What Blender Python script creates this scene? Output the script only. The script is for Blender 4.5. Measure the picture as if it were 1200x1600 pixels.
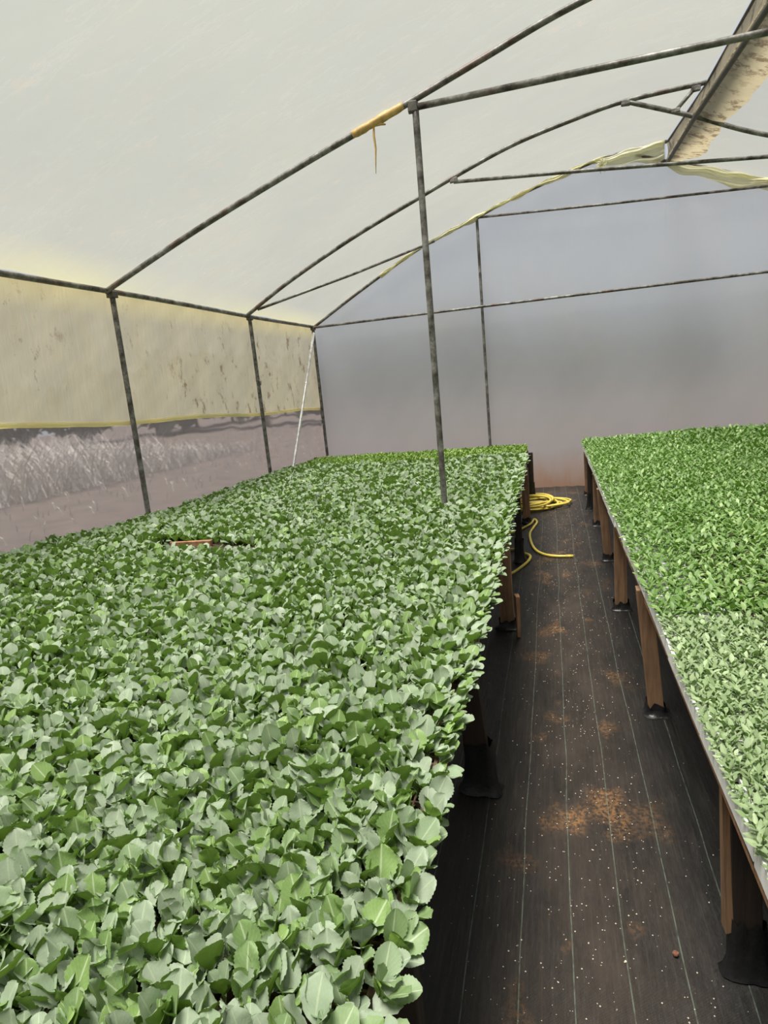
import bpy, math, random
import numpy as np
from mathutils import Vector, Matrix
random.seed(7); rng = np.random.default_rng(7)
for o in list(bpy.data.objects): bpy.data.objects.remove(o)
S = bpy.context.scene; COL = S.collection

# ------------------------------------------------------------------ camera
cam = bpy.data.objects.new('camera', bpy.data.cameras.new('camera')); COL.objects.link(cam)
yaw, pitch, roll = -0.26715034, 0.19613419, 0.09301787
HC = 1.9
ca, sa, cb, sb, cc, sc_ = math.cos(yaw), math.sin(yaw), math.cos(pitch), math.sin(pitch), math.cos(roll), math.sin(roll)
fwd = np.array([sa*cb, ca*cb, -sb]); rgt = np.array([ca, -sa, 0.]); dwn = np.cross(fwd, rgt)
r2 = cc*rgt + sc_*dwn; d2 = -sc_*rgt + cc*dwn
cam.matrix_world = Matrix(((r2[0], -d2[0], -fwd[0], 0), (r2[1], -d2[1], -fwd[1], 0), (r2[2], -d2[2], -fwd[2], HC), (0, 0, 0, 1)))
cam.data.sensor_fit = 'HORIZONTAL'; cam.data.sensor_width = 36; cam.data.lens = 30
cam.data.clip_start = 0.02; cam.data.clip_end = 400
S.camera = cam

# ------------------------------------------------------------------ sky, sun, exposure
S.view_settings.view_transform = 'Standard'; S.view_settings.look = 'None'
S.view_settings.gamma = 1; S.view_settings.use_curve_mapping = False
S.view_settings.exposure = 0.0
W = bpy.data.worlds.new('sky'); S.world = W; W.use_nodes = True
nt = W.node_tree; nt.nodes.clear()
wo = nt.nodes.new('ShaderNodeOutputWorld'); bg = nt.nodes.new('ShaderNodeBackground')
tc = nt.nodes.new('ShaderNodeTexCoord'); sx = nt.nodes.new('ShaderNodeSeparateXYZ'); rp = nt.nodes.new('ShaderNodeValToRGB')
nt.links.new(tc.outputs['Generated'], sx.inputs[0]); nt.links.new(sx.outputs['Z'], rp.inputs[0])
rp.color_ramp.elements[0].position = 0.0; rp.color_ramp.elements[0].color = (0.62, 0.66, 0.72, 1)
rp.color_ramp.elements[1].position = 0.75; rp.color_ramp.elements[1].color = (0.86, 0.92, 1.0, 1)
nt.links.new(rp.outputs[0], bg.inputs[0]); bg.inputs[1].default_value = 0.8
nt.links.new(bg.outputs[0], wo.inputs[0])
sun = bpy.data.objects.new('sun', bpy.data.lights.new('sun', 'SUN')); COL.objects.link(sun)
sun.data.energy = 13.0; sun.data.angle = math.radians(26); sun.data.color = (1.0, 0.96, 0.88)
sun.rotation_euler = Vector((0.16, 0.22, -1.0)).to_track_quat('-Z', 'Y').to_euler()
sun.location = (0, 0, 12)

# ------------------------------------------------------------------ mesh helpers
class MB:
    def __init__(s): s.v = []; s.f = []; s.n = 0; s.sm = []
    def add(s, v, f, smooth=False):
        s.v.extend([tuple(map(float, p)) for p in v]); s.f.extend([tuple(i + s.n for i in q) for q in f])
        s.sm.extend([smooth]*len(f)); s.n += len(v); return s
    def box(s, c, d, rz=0, jit=0, taper=1.0, top=(0, 0)):
        V = []
        for z in (-.5, .5):
            k = taper if z > 0 else 1.0
            for x, y in ((-.5, -.5), (.5, -.5), (.5, .5), (-.5, .5)):
                px, py = x*d[0]*k, y*d[1]*k
                qx, qy = px*math.cos(rz) - py*math.sin(rz), px*math.sin(rz) + py*math.cos(rz)
                if z > 0: qx += top[0]; qy += top[1]
                V.append((c[0]+qx+random.uniform(-jit, jit), c[1]+qy+random.uniform(-jit, jit), c[2]+z*d[2]+random.uniform(-jit, jit)))
        return s.add(V, [(3, 2, 1, 0), (4, 5, 6, 7), (0, 1, 5, 4), (1, 2, 6, 5), (2, 3, 7, 6), (3, 0, 4, 7)])
    def tube(s, pts, r, n=10, cap=True, wob=0.0):
        P = np.array(pts, float); m = len(P)
        T = np.gradient(P, axis=0); T /= np.linalg.norm(T, axis=1)[:, None] + 1e-9
        up = np.array([0, 0, 1.]) if abs(T[0][2]) < .9 else np.array([1., 0, 0])
        V = []; rr = r if hasattr(r, '__len__') else [r]*m
        for i in range(m):
            a = np.cross(up, T[i]); a /= np.linalg.norm(a); b = np.cross(T[i], a); up = b if abs(T[i][2]) < .99 else up
            for k in range(n):
                t = 2*math.pi*k/n; q = rr[i]*(1+random.uniform(-wob, wob))
                V.append(P[i] + q*(math.cos(t)*a + math.sin(t)*b))
        F = [(i*n+k, i*n+(k+1) % n, (i+1)*n+(k+1) % n, (i+1)*n+k) for i in range(m-1) for k in range(n)]
        if cap: F += [tuple(range(n))[::-1], tuple((m-1)*n+k for k in range(n))]
        return s.add(V, F, True)
    def grid(s, G, smooth=True):
        G = np.array(G); a, b = G.shape[:2]
        F = [(i*b+j, (i+1)*b+j, (i+1)*b+j+1, i*b+j+1) for i in range(a-1) for j in range(b-1)]
        return s.add(G.reshape(-1, 3), F, smooth)
    def mesh(s, name, mat):
        me = bpy.data.meshes.new(name); me.from_pydata(s.v, [], s.f)
        me.polygons.foreach_set('use_smooth', s.sm); me.materials.append(mat); me.update(); return me
    def build(s, name, mat, parent=None, loc=None, bevel=0, solid=0):
        o = bpy.data.objects.new(name, s.mesh(name, mat)); COL.objects.link(o)
        if parent: o.parent = parent
        if loc: o.location = loc
        if bevel:
            m = o.modifiers.new('bevel', 'BEVEL'); m.width = bevel; m.segments = 2; m.limit_method = 'ANGLE'
        if solid:
            m = o.modifiers.new('solid', 'SOLIDIFY'); m.thickness = solid
        return o

def mesh_np(name, V, F, UV, mat):
    """V (n,3) array, F (m,4) quads, UV (m*4,2)"""
    me = bpy.data.meshes.new(name)
    me.vertices.add(len(V)); me.vertices.foreach_set('co', V.astype(np.float32).ravel())
    me.loops.add(F.size); me.loops.foreach_set('vertex_index', F.astype(np.int32).ravel())
    me.polygons.add(len(F)); me.polygons.foreach_set('loop_start', np.arange(0, F.size, 4, dtype=np.int32))
    me.polygons.foreach_set('use_smooth', np.ones(len(F), bool))
    uv = me.uv_layers.new(name='UVMap'); uv.data.foreach_set('uv', UV.astype(np.float32).ravel())
    me.materials.append(mat); me.update(calc_edges=True); me.validate(); return me

def tag(o, label=None, cat=None, group=None, kind=None):
    if label: o['label'] = label
    if cat: o['category'] = cat
    if group: o['group'] = group
    if kind: o['kind'] = kind
    return o
def empty(name, loc=(0, 0, 0), rz=0):
    o = bpy.data.objects.new(name, None); COL.objects.link(o); o.location = loc; o.rotation_euler = (0, 0, rz)
    o.empty_display_size = .05; return o
def copy_tree(o, parent=None):
    c = o.copy(); COL.objects.link(c); c.parent = parent
    for ch in list(o.children): copy_tree(ch, c)
    return c

# ------------------------------------------------------------------ material helpers
class NM:
    def __init__(s, name):
        s.m = bpy.data.materials.new(name); s.m.use_nodes = True; s.t = s.m.node_tree; s.t.nodes.clear()
        s.out = s.t.nodes.new('ShaderNodeOutputMaterial')
    def n(s, typ, ins=None, **kw):
        nd = s.t.nodes.new(typ)
        for k, v in kw.items(): setattr(nd, k, v)
        for k, v in (ins or {}).items(): s.set(nd.inputs[k], v)
        return nd
    def set(s, inp, v):
        if isinstance(v, bpy.types.NodeSocket): s.t.links.new(v, inp)
        elif isinstance(v, bpy.types.Node): s.t.links.new(v.outputs[0], inp)
        else: inp.default_value = v
    def math(s, op, a, b=0.0, c=0.0, clamp=False):
        nd = s.n('ShaderNodeMath', operation=op, use_clamp=clamp); s.set(nd.inputs[0], a); s.set(nd.inputs[1], b); s.set(nd.inputs[2], c); return nd.outputs[0]
    def noise(s, vec, scale, detail=3, rough=.5, out=0):
        return s.n('ShaderNodeTexNoise', {'Vector': vec, 'Scale': scale, 'Detail': detail, 'Roughness': rough}).outputs[out]
    def ramp(s, fac, stops):
        nd = s.n('ShaderNodeValToRGB'); s.set(nd.inputs[0], fac); e = nd.color_ramp.elements
        while len(e) < len(stops): e.new(.5)
        for el, (p, c) in zip(e, stops):
            el.position = p; el.color = (*c, 1) if len(c) == 3 else c
        return nd.outputs[0]
    def mix(s, fac, a, b, mode='MIX'):
        nd = s.n('ShaderNodeMix', data_type='RGBA', blend_type=mode); s.set(nd.inputs[0], fac); s.set(nd.inputs[6], a if not isinstance(a, tuple) else (*a, 1)); s.set(nd.inputs[7], b if not isinstance(b, tuple) else (*b, 1)); return nd.outputs[2]
    def mapr(s, v, a, b, c=0., d=1.):
        return s.n('ShaderNodeMapRange', {0: v, 1: a, 2: b, 3: c, 4: d}).outputs[0]
    def bump(s, h, st=.3, d=.01): return s.n('ShaderNodeBump', {'Height': h, 'Strength': st, 'Distance': d}).outputs[0]
    def coord(s, sc=(1, 1, 1), loc=(0, 0, 0), kind='Object'):
        t = s.n('ShaderNodeTexCoord').outputs[kind]
        if sc == (1, 1, 1) and loc == (0, 0, 0): return t
        return s.n('ShaderNodeMapping', {0: t, 1: loc, 3: sc}).outputs[0]
    def mixs(s, f, a, b):
        nd = s.n('ShaderNodeMixShader'); s.set(nd.inputs[0], f); s.set(nd.inputs[1], a); s.set(nd.inputs[2], b); return nd.outputs[0]
    def done(s, sh): s.t.links.new(sh, s.out.inputs[0]); return s.m
    def pbsdf(s, col, rough=.6, metal=0, normal=None, spec=.5):
        nd = s.n('ShaderNodeBsdfPrincipled', {'Roughness': rough, 'Metallic': metal, 'Specular IOR Level': spec})
        s.set(nd.inputs['Base Color'], col if not isinstance(col, tuple) else (*col, 1))
        if normal is not None: s.set(nd.inputs['Normal'], normal)
        return nd.outputs[0]

def simple(name, col, rough=.6, metal=0, var=.25, scale=8, sc=(1, 1, 1), bump=0.2):
    m = NM(name); c = m.coord(sc); n = m.noise(c, scale, 5, .6)
    d = tuple(x*(1-var) for x in col); l = tuple(min(1, x*(1+var)) for x in col)
    return m.done(m.pbsdf(m.ramp(n, [(.3, d), (.7, l)]), rough, metal, m.bump(n, bump, .01)))

def film(name, col, trans, rough_in=.0, seethru='clear', rr=.5, stain=None, splash=False, blot=.08, ior=1.2):
    """plastic greenhouse film: diffusing part + see-through part + thin gloss"""
    m = NM(name); c = m.coord()
    big = m.noise(c, .55, 4, .6); mid = m.noise(m.coord((1, 3, 1)), 1.2, 5, .65)
    dk = tuple(x*(1-blot) for x in col); wm = (min(1, col[0]*1.03), col[1]*.985, col[2]*.90)
    cl = m.mix(m.mapr(mid, .45, .7), col if isinstance(col, tuple) else col, wm)
    cl = m.mix(m.mapr(big, .35, .65, 0, .8), cl, (dk[0]*.985, dk[1], min(1, dk[2]*1.03)))
    st = m.math('ABSOLUTE', m.math('SUBTRACT', m.noise(m.coord((.5, 2.2, .5)), 1.6, 6, .6), .5))
    cl = m.mix(m.mapr(st, .014, .0, 0, .11 if name == 'roof_film' else .07), cl, tuple(min(1, x*1.6) for x in col))
    if stain:
        n1 = m.noise(m.coord((1.6, 1.6, 1.0)), 4.5, 9, .72); n2 = m.noise(c, .8, 2)
        f = m.math('MULTIPLY', m.mapr(n1, *((.50, .58) if name == 'dirty_film' else (.555, .64))), m.mapr(n2, *((.35, .5) if name == 'dirty_film' else (.40, .54))), clamp=True)
        cl = m.mix(m.math('MULTIPLY', f, stain[1]), cl, stain[0])
    if name == 'roof_film':
        z = m.n('ShaderNodeSeparateXYZ', {0: c}).outputs[2]
        cl = m.mix(m.math('MULTIPLY', m.mapr(z, 3.15, 2.95), m.mapr(big, .3, .6, .3, 1)), cl, (.40, .37, .15))
    if name == 'curtain_film':
        z = m.n('ShaderNodeSeparateXYZ', {0: c}).outputs[2]
        cl = m.mix(m.mapr(z, -.1, .0, 0, .5) if False else m.mapr(z, 2.72, 2.93, 0, .6), cl, (.82, .72, .34))
    if splash:
        z = m.n('ShaderNodeSeparateXYZ', {0: c}).outputs[2]
        zz = m.math('SUBTRACT', z, m.math('MULTIPLY', m.noise(m.coord((3, 3, 1)), 1.5, 5), .5))
        f = m.mapr(zz, .38, -.18, 0, .95)
        cl = m.mix(f, cl, (.80, .40, .21))
        zb = m.mapr(z, 2.4, .7, 0, .35); cl = m.mix(zb, cl, (.42, .38, .33))
    cr = m.noise(m.coord((.7, 5, .7) if not splash else (5, 1, .8)), 2.0, 6, .6)
    nb = m.bump(cr, .25, .03)
    tr = m.n('ShaderNodeBsdfTranslucent', {'Color': cl, 'Normal': nb}).outputs[0]
    df = m.n('ShaderNodeBsdfDiffuse', {'Color': cl, 'Normal': nb}).outputs[0]
    body = m.mixs(.28, tr, df)
    if seethru == 'clear':
        see = m.n('ShaderNodeBsdfTransparent', {'Color': (.96, .96, .95, 1)}).outputs[0]
    else:
        see = m.n('ShaderNodeBsdfRefraction', {'Color': (.95, .95, .95, 1), 'Roughness': rr, 'IOR': ior}).outputs[0]
    sh = m.mixs(trans if not splash else m.math('MULTIPLY', m.math('SUBTRACT', 1.0, f), trans), body, see)
    gl = m.n('ShaderNodeBsdfGlossy', {'Color': (1, 1, 1, 1), 'Roughness': .38, 'Normal': nb}).outputs[0]
    sh = m.mixs(.05, sh, gl)
    return m.done(sh)

M = {}
M['roof'] = film('roof_film', (.235, .23, .18), .50, stain=((.42, .26, .12), .14), blot=.16)
M['roof_dirty'] = film('dirty_film', (.50, .43, .29), .06, stain=((.14, .09, .045), .85), blot=.25)
M['curtain'] = film('curtain_film', (.50, .465, .345), .05, stain=((.16, .085, .035), .8), blot=.1)
M['lower'] = film('lower_film', (.27, .245, .25), .58, seethru='rough', rr=.085, ior=1.10, blot=.1)
M['back'] = film('gable_film', (.76, .785, .81), .46, seethru='rough', rr=.62, splash=True)
M['wall'] = film('wall_film', (.30, .29, .26), .25)
M['wrap'] = film('yellow_film', (.93, .91, .66), .30, blot=.1)
M['hem'] = film('hem_film', (.96, .90, .60), .0, blot=.25)

def pipe_mat():
    m = NM('weathered_pipe'); c = m.coord()
    n1 = m.noise(c, 9, 8, .7); n2 = m.noise(c, 3, 4, .6); n3 = m.noise(c, 60, 3)
    col = m.ramp(n1, [(.36, (.035, .028, .022)), (.5, (.13, .125, .115)), (.66, (.30, .295, .28))])
    col = m.mix(m.mapr(n2, .55, .68, 0, .7), col, (.10, .045, .025))
    return m.done(m.pbsdf(col, .5, .25, m.bump(n3, .3, .003)))
M['pipe'] = pipe_mat()
M['zinc'] = simple('zinc_pipe', (.55, .55, .54), .4, .4, .35, 14)
M['dark_pipe'] = simple('dark_pipe', (.07, .065, .055), .55, .2, .4, 10)
M['tape'] = simple('tan_tape', (.55, .36, .12), .5, 0, .3, 30)

def wood_mat(name, a, b, wet=None):
    m = NM(name); c = m.coord((14, 14, 1.2)); n = m.noise(c, 2.2, 7, .65); n2 = m.noise(m.coord(), 3, 3)
    col = m.ramp(n, [(.3, a), (.62, b)])
    col = m.mix(m.mapr(n2, .4, .7, 0, .5), col, tuple(x*.45 for x in a))
    return m.done(m.pbsdf(col, .75, 0, m.bump(n, .5, .006)))
M['wood'] = wood_mat('rough_timber', (.13, .072, .038), (.34, .20, .11))
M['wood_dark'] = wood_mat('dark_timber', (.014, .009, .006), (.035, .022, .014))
M['wood_rail'] = wood_mat('rail_timber', (.25, .12, .06), (.50, .28, .15))
M['plastic'] = simple('black_plastic_wrap', (.012, .012, .013), .38, 0, .4, 9, bump=.8)
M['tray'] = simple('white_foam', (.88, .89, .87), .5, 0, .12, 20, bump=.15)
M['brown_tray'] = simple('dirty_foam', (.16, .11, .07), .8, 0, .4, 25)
M['soil'] = simple('potting_soil', (.055, .035, .022), .95, 0, .5, 60, bump=1)
M['hose'] = simple('yellow_hose', (.68, .54, .10), .38, 0, .12, 12, bump=.03)
M['perlite'] = simple('perlite', (.62, .55, .45), .9, 0, .3, 40)
M['clod'] = simple('red_clod', (.17, .07, .045), .9, 0, .3, 40)
M['earth'] = simple('red_earth', (.060, .043, .038), .95, 0, .25, 1.5, bump=.6)
M['drygrass'] = simple('dry_grass', (.52, .48, .45), .9, 0, .25, 5)
M['bark'] = simple('bark', (.10, .07, .05), .9, 0, .3, 10)
M['treeleaf'] = simple('tree_foliage', (.085, .095, .07), .7, 0, .4, 3)

def leaf_mat(name, stops, back, vein, tl, rough=.5, spec=.45, veinamt=.55, side=9.0):
    m = NM(name); g = m.n('ShaderNodeNewGeometry'); oi = m.n('ShaderNodeObjectInfo')
    r = m.math('FRACT', m.math('ADD', g.outputs['Random Per Island'], m.math('MULTIPLY', oi.outputs['Random'], 3.7)))
    col = m.ramp(r, stops)
    patch = m.noise(m.coord(kind='Object'), .9, 2)
    uv = m.n('ShaderNodeUVMap').outputs[0]; sp = m.n('ShaderNodeSeparateXYZ', {0: uv}); u, v = sp.outputs[0], sp.outputs[1]
    au = m.math('ABSOLUTE', m.math('SUBTRACT', u, .5))
    mid = m.mapr(au, .05, .012)
    sv = m.math('SINE', m.math('MULTIPLY', m.math('SUBTRACT', v, m.math('MULTIPLY', au, .75)), side*6.283))
    sv = m.mapr(sv, .90, 1.0, 0, .28)
    vm = m.math('MULTIPLY', m.math('MAXIMUM', mid, sv), veinamt, clamp=True)
    mott = m.noise(uv, 14, 4); col = m.mix(m.mapr(mott, .3, .7, 0, .30), col, tuple(x*.62 for x in stops[0][1]))
    col = m.mix(vm, col, vein)
    col = m.mix(g.outputs['Backfacing'], col, back)
    hsv = m.n('ShaderNodeHueSaturation', {'Value': m.mapr(r, 0, 1, .82, 1.14), 'Color': col}).outputs[0]
    p = m.pbsdf(hsv, rough, 0, m.bump(m.math('ADD', vm, m.math('MULTIPLY', mott, .6)), .35, .002), spec)
    t = m.n('ShaderNodeBsdfTranslucent', {'Color': (*tl, 1)}).outputs[0]
    return m.done(m.mixs(.22, p, t))
M['kale'] = leaf_mat('kale_leaf', [(0, (.46, .55, .41)), (.42, (.36, .46, .32)), (.66, (.27, .37, .21)), (.82, (.15, .26, .06)), (1, (.22, .35, .085))],
                     (.17, .29, .055), (.56, .65, .44), (.17, .30, .04))
M['pepper'] = leaf_mat('pepper_leaf', [(0, (.17, .31, .07)), (.5, (.10, .22, .04)), (1, (.34, .47, .19))],
                       (.13, .25, .05), (.32, .46, .15), (.14, .30, .03), .42, .5, .35, 6)
M['pale'] = leaf_mat('pale_seedling_leaf', [(0, (.35, .46, .25)), (.5, (.24, .35, .15)), (1, (.42, .52, .31))],
                     (.22, .32, .12), (.45, .56, .30), (.18, .32, .07), .5, .4, .3, 5)
M['lime'] = leaf_mat('lime_seedling_leaf', [(0, (.20, .34, .06)), (.5, (.10, .21, .03)), (1, (.33, .44, .10))],
                     (.15, .27, .04), (.35, .5, .15), (.18, .30, .03), .5, .4, .3, 5)
M['stem'] = simple('green_stem', (.30, .42, .15), .5, 0, .2, 20)

def floor_mat():
    m = NM('woven_ground_cover'); c = m.coord(); s = m.n('ShaderNodeSeparateXYZ', {0: c}); x, y = s.outputs[0], s.outputs[1]
    wob = m.math('MULTIPLY', m.math('SUBTRACT', m.noise(m.coord((1, .8, 1)), .9, 2), .5), .05)
    xs = m.math('ADD', x, wob)
    ph = m.math('ABSOLUTE', m.math('SUBTRACT', m.math('FRACT', m.math('ADD', m.math('DIVIDE', xs, .172), .5)), .5))
    line = m.mapr(ph, .015, .007)
    fray = m.noise(m.coord((80, 25, 1)), 1, 4)
    line = m.math('MULTIPLY', line, m.mapr(fray, .33, .55, .25, 1))
    ridge = m.noise(m.coord((85, 3.5, 1)), 1.0, 5, .6)
    weave = m.n('ShaderNodeTexWave', {'Vector': c, 'Scale': 160., 'Distortion': .4}, bands_direction='X').outputs[1]
    weave2 = m.n('ShaderNodeTexWave', {'Vector': c, 'Scale': 120., 'Distortion': .4}, bands_direction='Y').outputs[1]
    base = m.ramp(ridge, [(.35, (.004, .0038, .0036)), (.55, (.012, .0105, .0095)), (.75, (.034, .029, .025))])
    dn = m.noise(m.coord((2.5, 1.1, 1)), 1.4, 7, .68)
    aisle = m.mapr(m.math('ABSOLUTE', m.math('SUBTRACT', x, .07)), .42, .08)
    dust = m.math('MULTIPLY', m.mapr(dn, .28, .72), aisle, clamp=True)
    col = m.mix(m.math('MULTIPLY', dust, .75), base, (.062, .043, .031))
    on = m.noise(m.coord((2.2, 1.5, 1), (3.1, 7.7, 0)), 1.6, 3); gr = m.noise(c, 55, 4, .7)
    orange = m.math('MULTIPLY', m.mapr(on, .57, .68), m.mapr(gr, .42, .60), clamp=True)
    orange = m.math('MULTIPLY', orange, aisle)
    col = m.mix(m.math('MULTIPLY', orange, .75), col, (.30, .15, .055))
    vo = m.n('ShaderNodeTexVoronoi', {'Vector': c, 'Scale': 42.}); dot = m.mapr(vo.outputs['Distance'], .085, .05)
    sel = m.math('GREATER_THAN', m.n('ShaderNodeSeparateColor', {0: vo.outputs['Color']}).outputs[0], .80)
    col = m.mix(m.math('MULTIPLY', m.math('MULTIPLY', dot, sel), .8), col, (.50, .40, .28))
    col = m.mix(m.math('MULTIPLY', line, .5), col, (.17, .22, .17))
    h = m.math('ADD', m.math('MULTIPLY', ridge, .8), m.math('MULTIPLY', m.math('ADD', weave, weave2), .12))
    pk = m.noise(m.coord((11, 3.5, 1)), 1.0, 5, .55)
    h = m.math('ADD', h, m.math('MULTIPLY', pk, 5.0))
    rg = m.mapr(dust, 0, 1, .38, .68)
    return m.done(m.pbsdf(col, rg, 0, m.bump(h, .6, .006), .5))
M['floor'] = floor_mat()

# ------------------------------------------------------------------ structure
XL, YB, YF, XR = -3.87, 10.72, -1.6, 6.2
def vnoise(x, y, s=1.0):
    return (math.sin(x*2.3*s+1.1)*math.cos(y*1.7*s+.3)+math.sin(x*5.1*s+y*3.3*s)*.5+math.sin(y*7.7*s-x*4.1*s+2)*.25)/1.75
def struct(o): o['kind'] = 'structure'; return o
# woven mat floor
g = [[(x, y, .006*vnoise(x*1.6, y*.9)) for x in np.linspace(XL, XR, 190)] for y in np.linspace(YF, YB, 150)]
struct(MB().grid(g).build('floor', M['floor']))
# outside earth
g = [[(x, y, -.04 + .05*vnoise(x*.5, y*.5) - .03) for x in np.linspace(-60, 60, 80)] for y in np.linspace(-30, 90, 80)]
struct(MB().grid(g).build('ground', M['earth']))

LP = {5.3: [(-3.87, 2.95), (-2.92, 3.32), (-1.99, 3.64), (-1.37, 3.84), (-.91, 3.985), (-.41, 4.15), (.21, 4.35), (.9, 4.50), (1.66, 4.60)],
      8.15: [(-3.87, 2.95), (-3.22, 3.30), (-2.31, 3.71), (-1.47, 4.03), (-1.01, 4.20), (-.32, 4.43), (.38, 4.58), (.89, 4.66), (1.70, 4.69)],
      10.7: [(-3.87, 2.95), (-3.02, 3.42), (-2.1, 3.89), (-1.68, 4.06), (-1.01, 4.29), (-.46, 4.48), (.48, 4.74), (1.0, 4.84), (1.72, 4.90)]}
RP = {5.3: [(1.20, 4.47), (1.60, 4.30), (2.3, 4.04), (3.4, 3.72), (4.6, 3.35), (5.5, 3.02), (6.2, 2.65)],
      8.15: [(.89, 4.66), (1.57, 4.39), (2.29, 4.08), (3.4, 3.75), (4.6, 3.36), (5.5, 3.02), (6.2, 2.65)],
      10.7: [(1.30, 4.80), (1.71, 4.64), (2.21, 4.48), (3.02, 4.17), (4.2, 3.72), (5.4, 3.15), (6.2, 2.65)]}
def resample(pts, n):
    P = np.array(pts, float)
    # Catmull-Rom then arclength
    Q = []
    for i in range(len(P)-1):
        p0 = P[max(0, i-1)]; p1 = P[i]; p2 = P[i+1]; p3 = P[min(len(P)-1, i+2)]
        for t in np.linspace(0, 1, 12, endpoint=False):
            Q.append(.5*((2*p1)+(-p0+p2)*t+(2*p0-5*p1+4*p2-p3)*t*t+(-p0+3*p1-3*p2+p3)*t**3))
    Q.append(P[-1]); Q = np.array(Q)
    L = np.r_[0, np.cumsum(np.linalg.norm(np.diff(Q, axis=0), axis=1))]
    s = np.linspace(0, L[-1], n)
    return np.stack([np.interp(s, L, Q[:, k]) for k in range(Q.shape[1])], 1)
def prof(D, y, n, skip=0):
    ys = sorted(D); R = {k: resample(D[k][skip:], n) for k in ys}
    if y <= ys[0]: return R[ys[0]]
    for a, b in zip(ys, ys[1:]):
        if y <= b: t = (y-a)/(b-a); return R[a]*(1-t)+R[b]*t
    return R[ys[-1]]
def roof(D, skip, name, mat, n=60):
    G = []
    for y in np.r_[np.linspace(YF, 5.2, 50), np.linspace(5.3, YB+.03, 90)]:
        p = prof(D, y, n, skip)
        G.append([(x, y, z+.032 + .008*vnoise(x*2, y*2.5)*min(1, min(abs(y-5.3), abs(y-8.15), abs(y-10.7))*2)) for x, z in p])
    return struct(MB().grid(G).build(name, mat))
roof(LP, 0, 'ceiling', M['roof'])
roof(RP, 1, 'ceiling', M['roof'])
# vent flap: film from the upper ridge pipe down to the lower one and loose dirty flap lying under the right roof
ysv = np.linspace(4.0, YB-.01, 120)
def ridge_lo(y): return prof(RP, y, 60, 1)[0]
def ridge_hi(y): return prof(LP, y, 60, 0)[-1]
G = []
for y in ysv:
    a = ridge_hi(y); b = ridge_lo(y)
    G.append([(a[0]*(1-t)+b[0]*t + .03*math.sin(t*3.1)*(1+.5*math.sin(y*5)), y, a[1]*(1-t)+b[1]*t) for t in np.linspace(0, 1.0, 8)])
vf = MB().grid(G).build('vent_film', M['roof_dirty'])
tag(vf, 'narrow dirty film strip closing the slit between the two ridge pipes', 'plastic film')
G = []
for y in ysv:
    P = prof(RP, y, 60, 1); w = (.34 + .025*math.sin(y*2.1)+.014*math.sin(y*6)+.005*math.sin(y*17)) * min(1, .35+(YB-y)*1.2)
    row = []
    for t in np.linspace(0, 1, 9):
        x = P[0][0] + w*t; z = np.interp(x, P[:, 0], P[:, 1]); row.append((x, y, z - .012 - .012*math.sin(t*math.pi)*(1+vnoise(x*6, y*6)) + .028))
    G.append(row)
rf = MB().grid(G).build('ridge_flap', M['roof_dirty'])
tag(rf, 'brown stained loose flap of film with a ragged edge beside the ridge pipe', 'plastic film')

# walls
def roof_z(x):
    Lq = prof(LP, 10.7, 60); Rq = prof(RP, 10.7, 60, 1)
    return np.interp(x, Lq[:, 0], Lq[:, 1]) if x < 1.71 else np.interp(x, Rq[:, 0], Rq[:, 1])
G = []
for x in sorted(list(np.linspace(XL, XR, 120)) + [1.700, 1.7095, 1.7105]):
    zt = roof_z(x)+.03
    G.append([(x, YB + .012*vnoise(x*3, z*1.2) + .03*math.exp(-z*6)*math.sin(x*40), z) for z in np.linspace(-.0, zt, 40)])
struct(MB().grid(G).build('wall_back', M['back']))
G = [[(x, YF, z) for z in np.linspace(0, np.interp(x, [XL, -1, 1.6, XR], [2.95, 4.0, 4.6, 2.65])+.05, 8)] for x in np.linspace(XL, XR, 30)]
struct(MB().grid(G).build('wall_front', M['wall']))
G = [[(XR, y, z) for z in np.linspace(0, 2.69, 10)] for y in np.linspace(YF, YB, 30)]
struct(MB().grid(G).build('wall_right', M['wall']))
G = [[(XL - .045 + .003*vnoise(y*3, z*3), y, z) for z in np.linspace(0, np.interp(y, [0, 3.8, 5.4, 8.3, 10.7], [1.93, 1.85, 1.77, 1.66, 1.585])+.04, 24)] for y in np.linspace(YF, YB, 110)]
struct(MB().grid(G).build('wall_left', M['lower']))
# side curtain over upper left wall with rolled hem
def hem_z(y): return np.interp(y, [0, 3.8, 5.4, 8.3, 10.7], [1.93, 1.85, 1.77, 1.66, 1.585]) + .012*math.sin(y*2.1)
G = [[(XL - .030 + .008*vnoise(y*4, z*4+9), y, z) for z in np.linspace(hem_z(y), 2.955, 26)] for y in np.linspace(YF, YB-.02, 120)]
cu = empty('side_curtain', (XL, 4.5, 0)); tag(cu, 'yellowish stained film curtain covering the upper left wall', 'curtain')
def child(mb, name, mat, par, **k):
    o = mb.build(name, mat, None, **k); o.parent = par; o.matrix_parent_inverse = Matrix.LocRotScale(par.location, par.rotation_euler, None).inverted(); return o
def child0(mb, name, mat, par, **k):   # verts given in world, shifted to parent's frame
    L = par.location; mb.v = [(a-L[0], b-L[1], c-L[2]) for a, b, c in mb.v]; return mb.build(name, mat, par, **k)
child0(MB().grid(G), 'film', M['curtain'], cu)
child0(MB().tube([(XL-.025, y, hem_z(y)) for y in np.linspace(YF+.05, YB-.06, 90)], .022, 8, wob=.12), 'hem_roll', M['hem'], cu)

# ------------------------------------------------------------------ steel frame
R_ = .024
def arch_tube(pts3, r=R_, n=10): return MB().tube(pts3, r, n)
def arc(D, Y, skip=0, n=46): return [(x, Y, z) for x, z in prof(D, Y, n, skip)]
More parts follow.
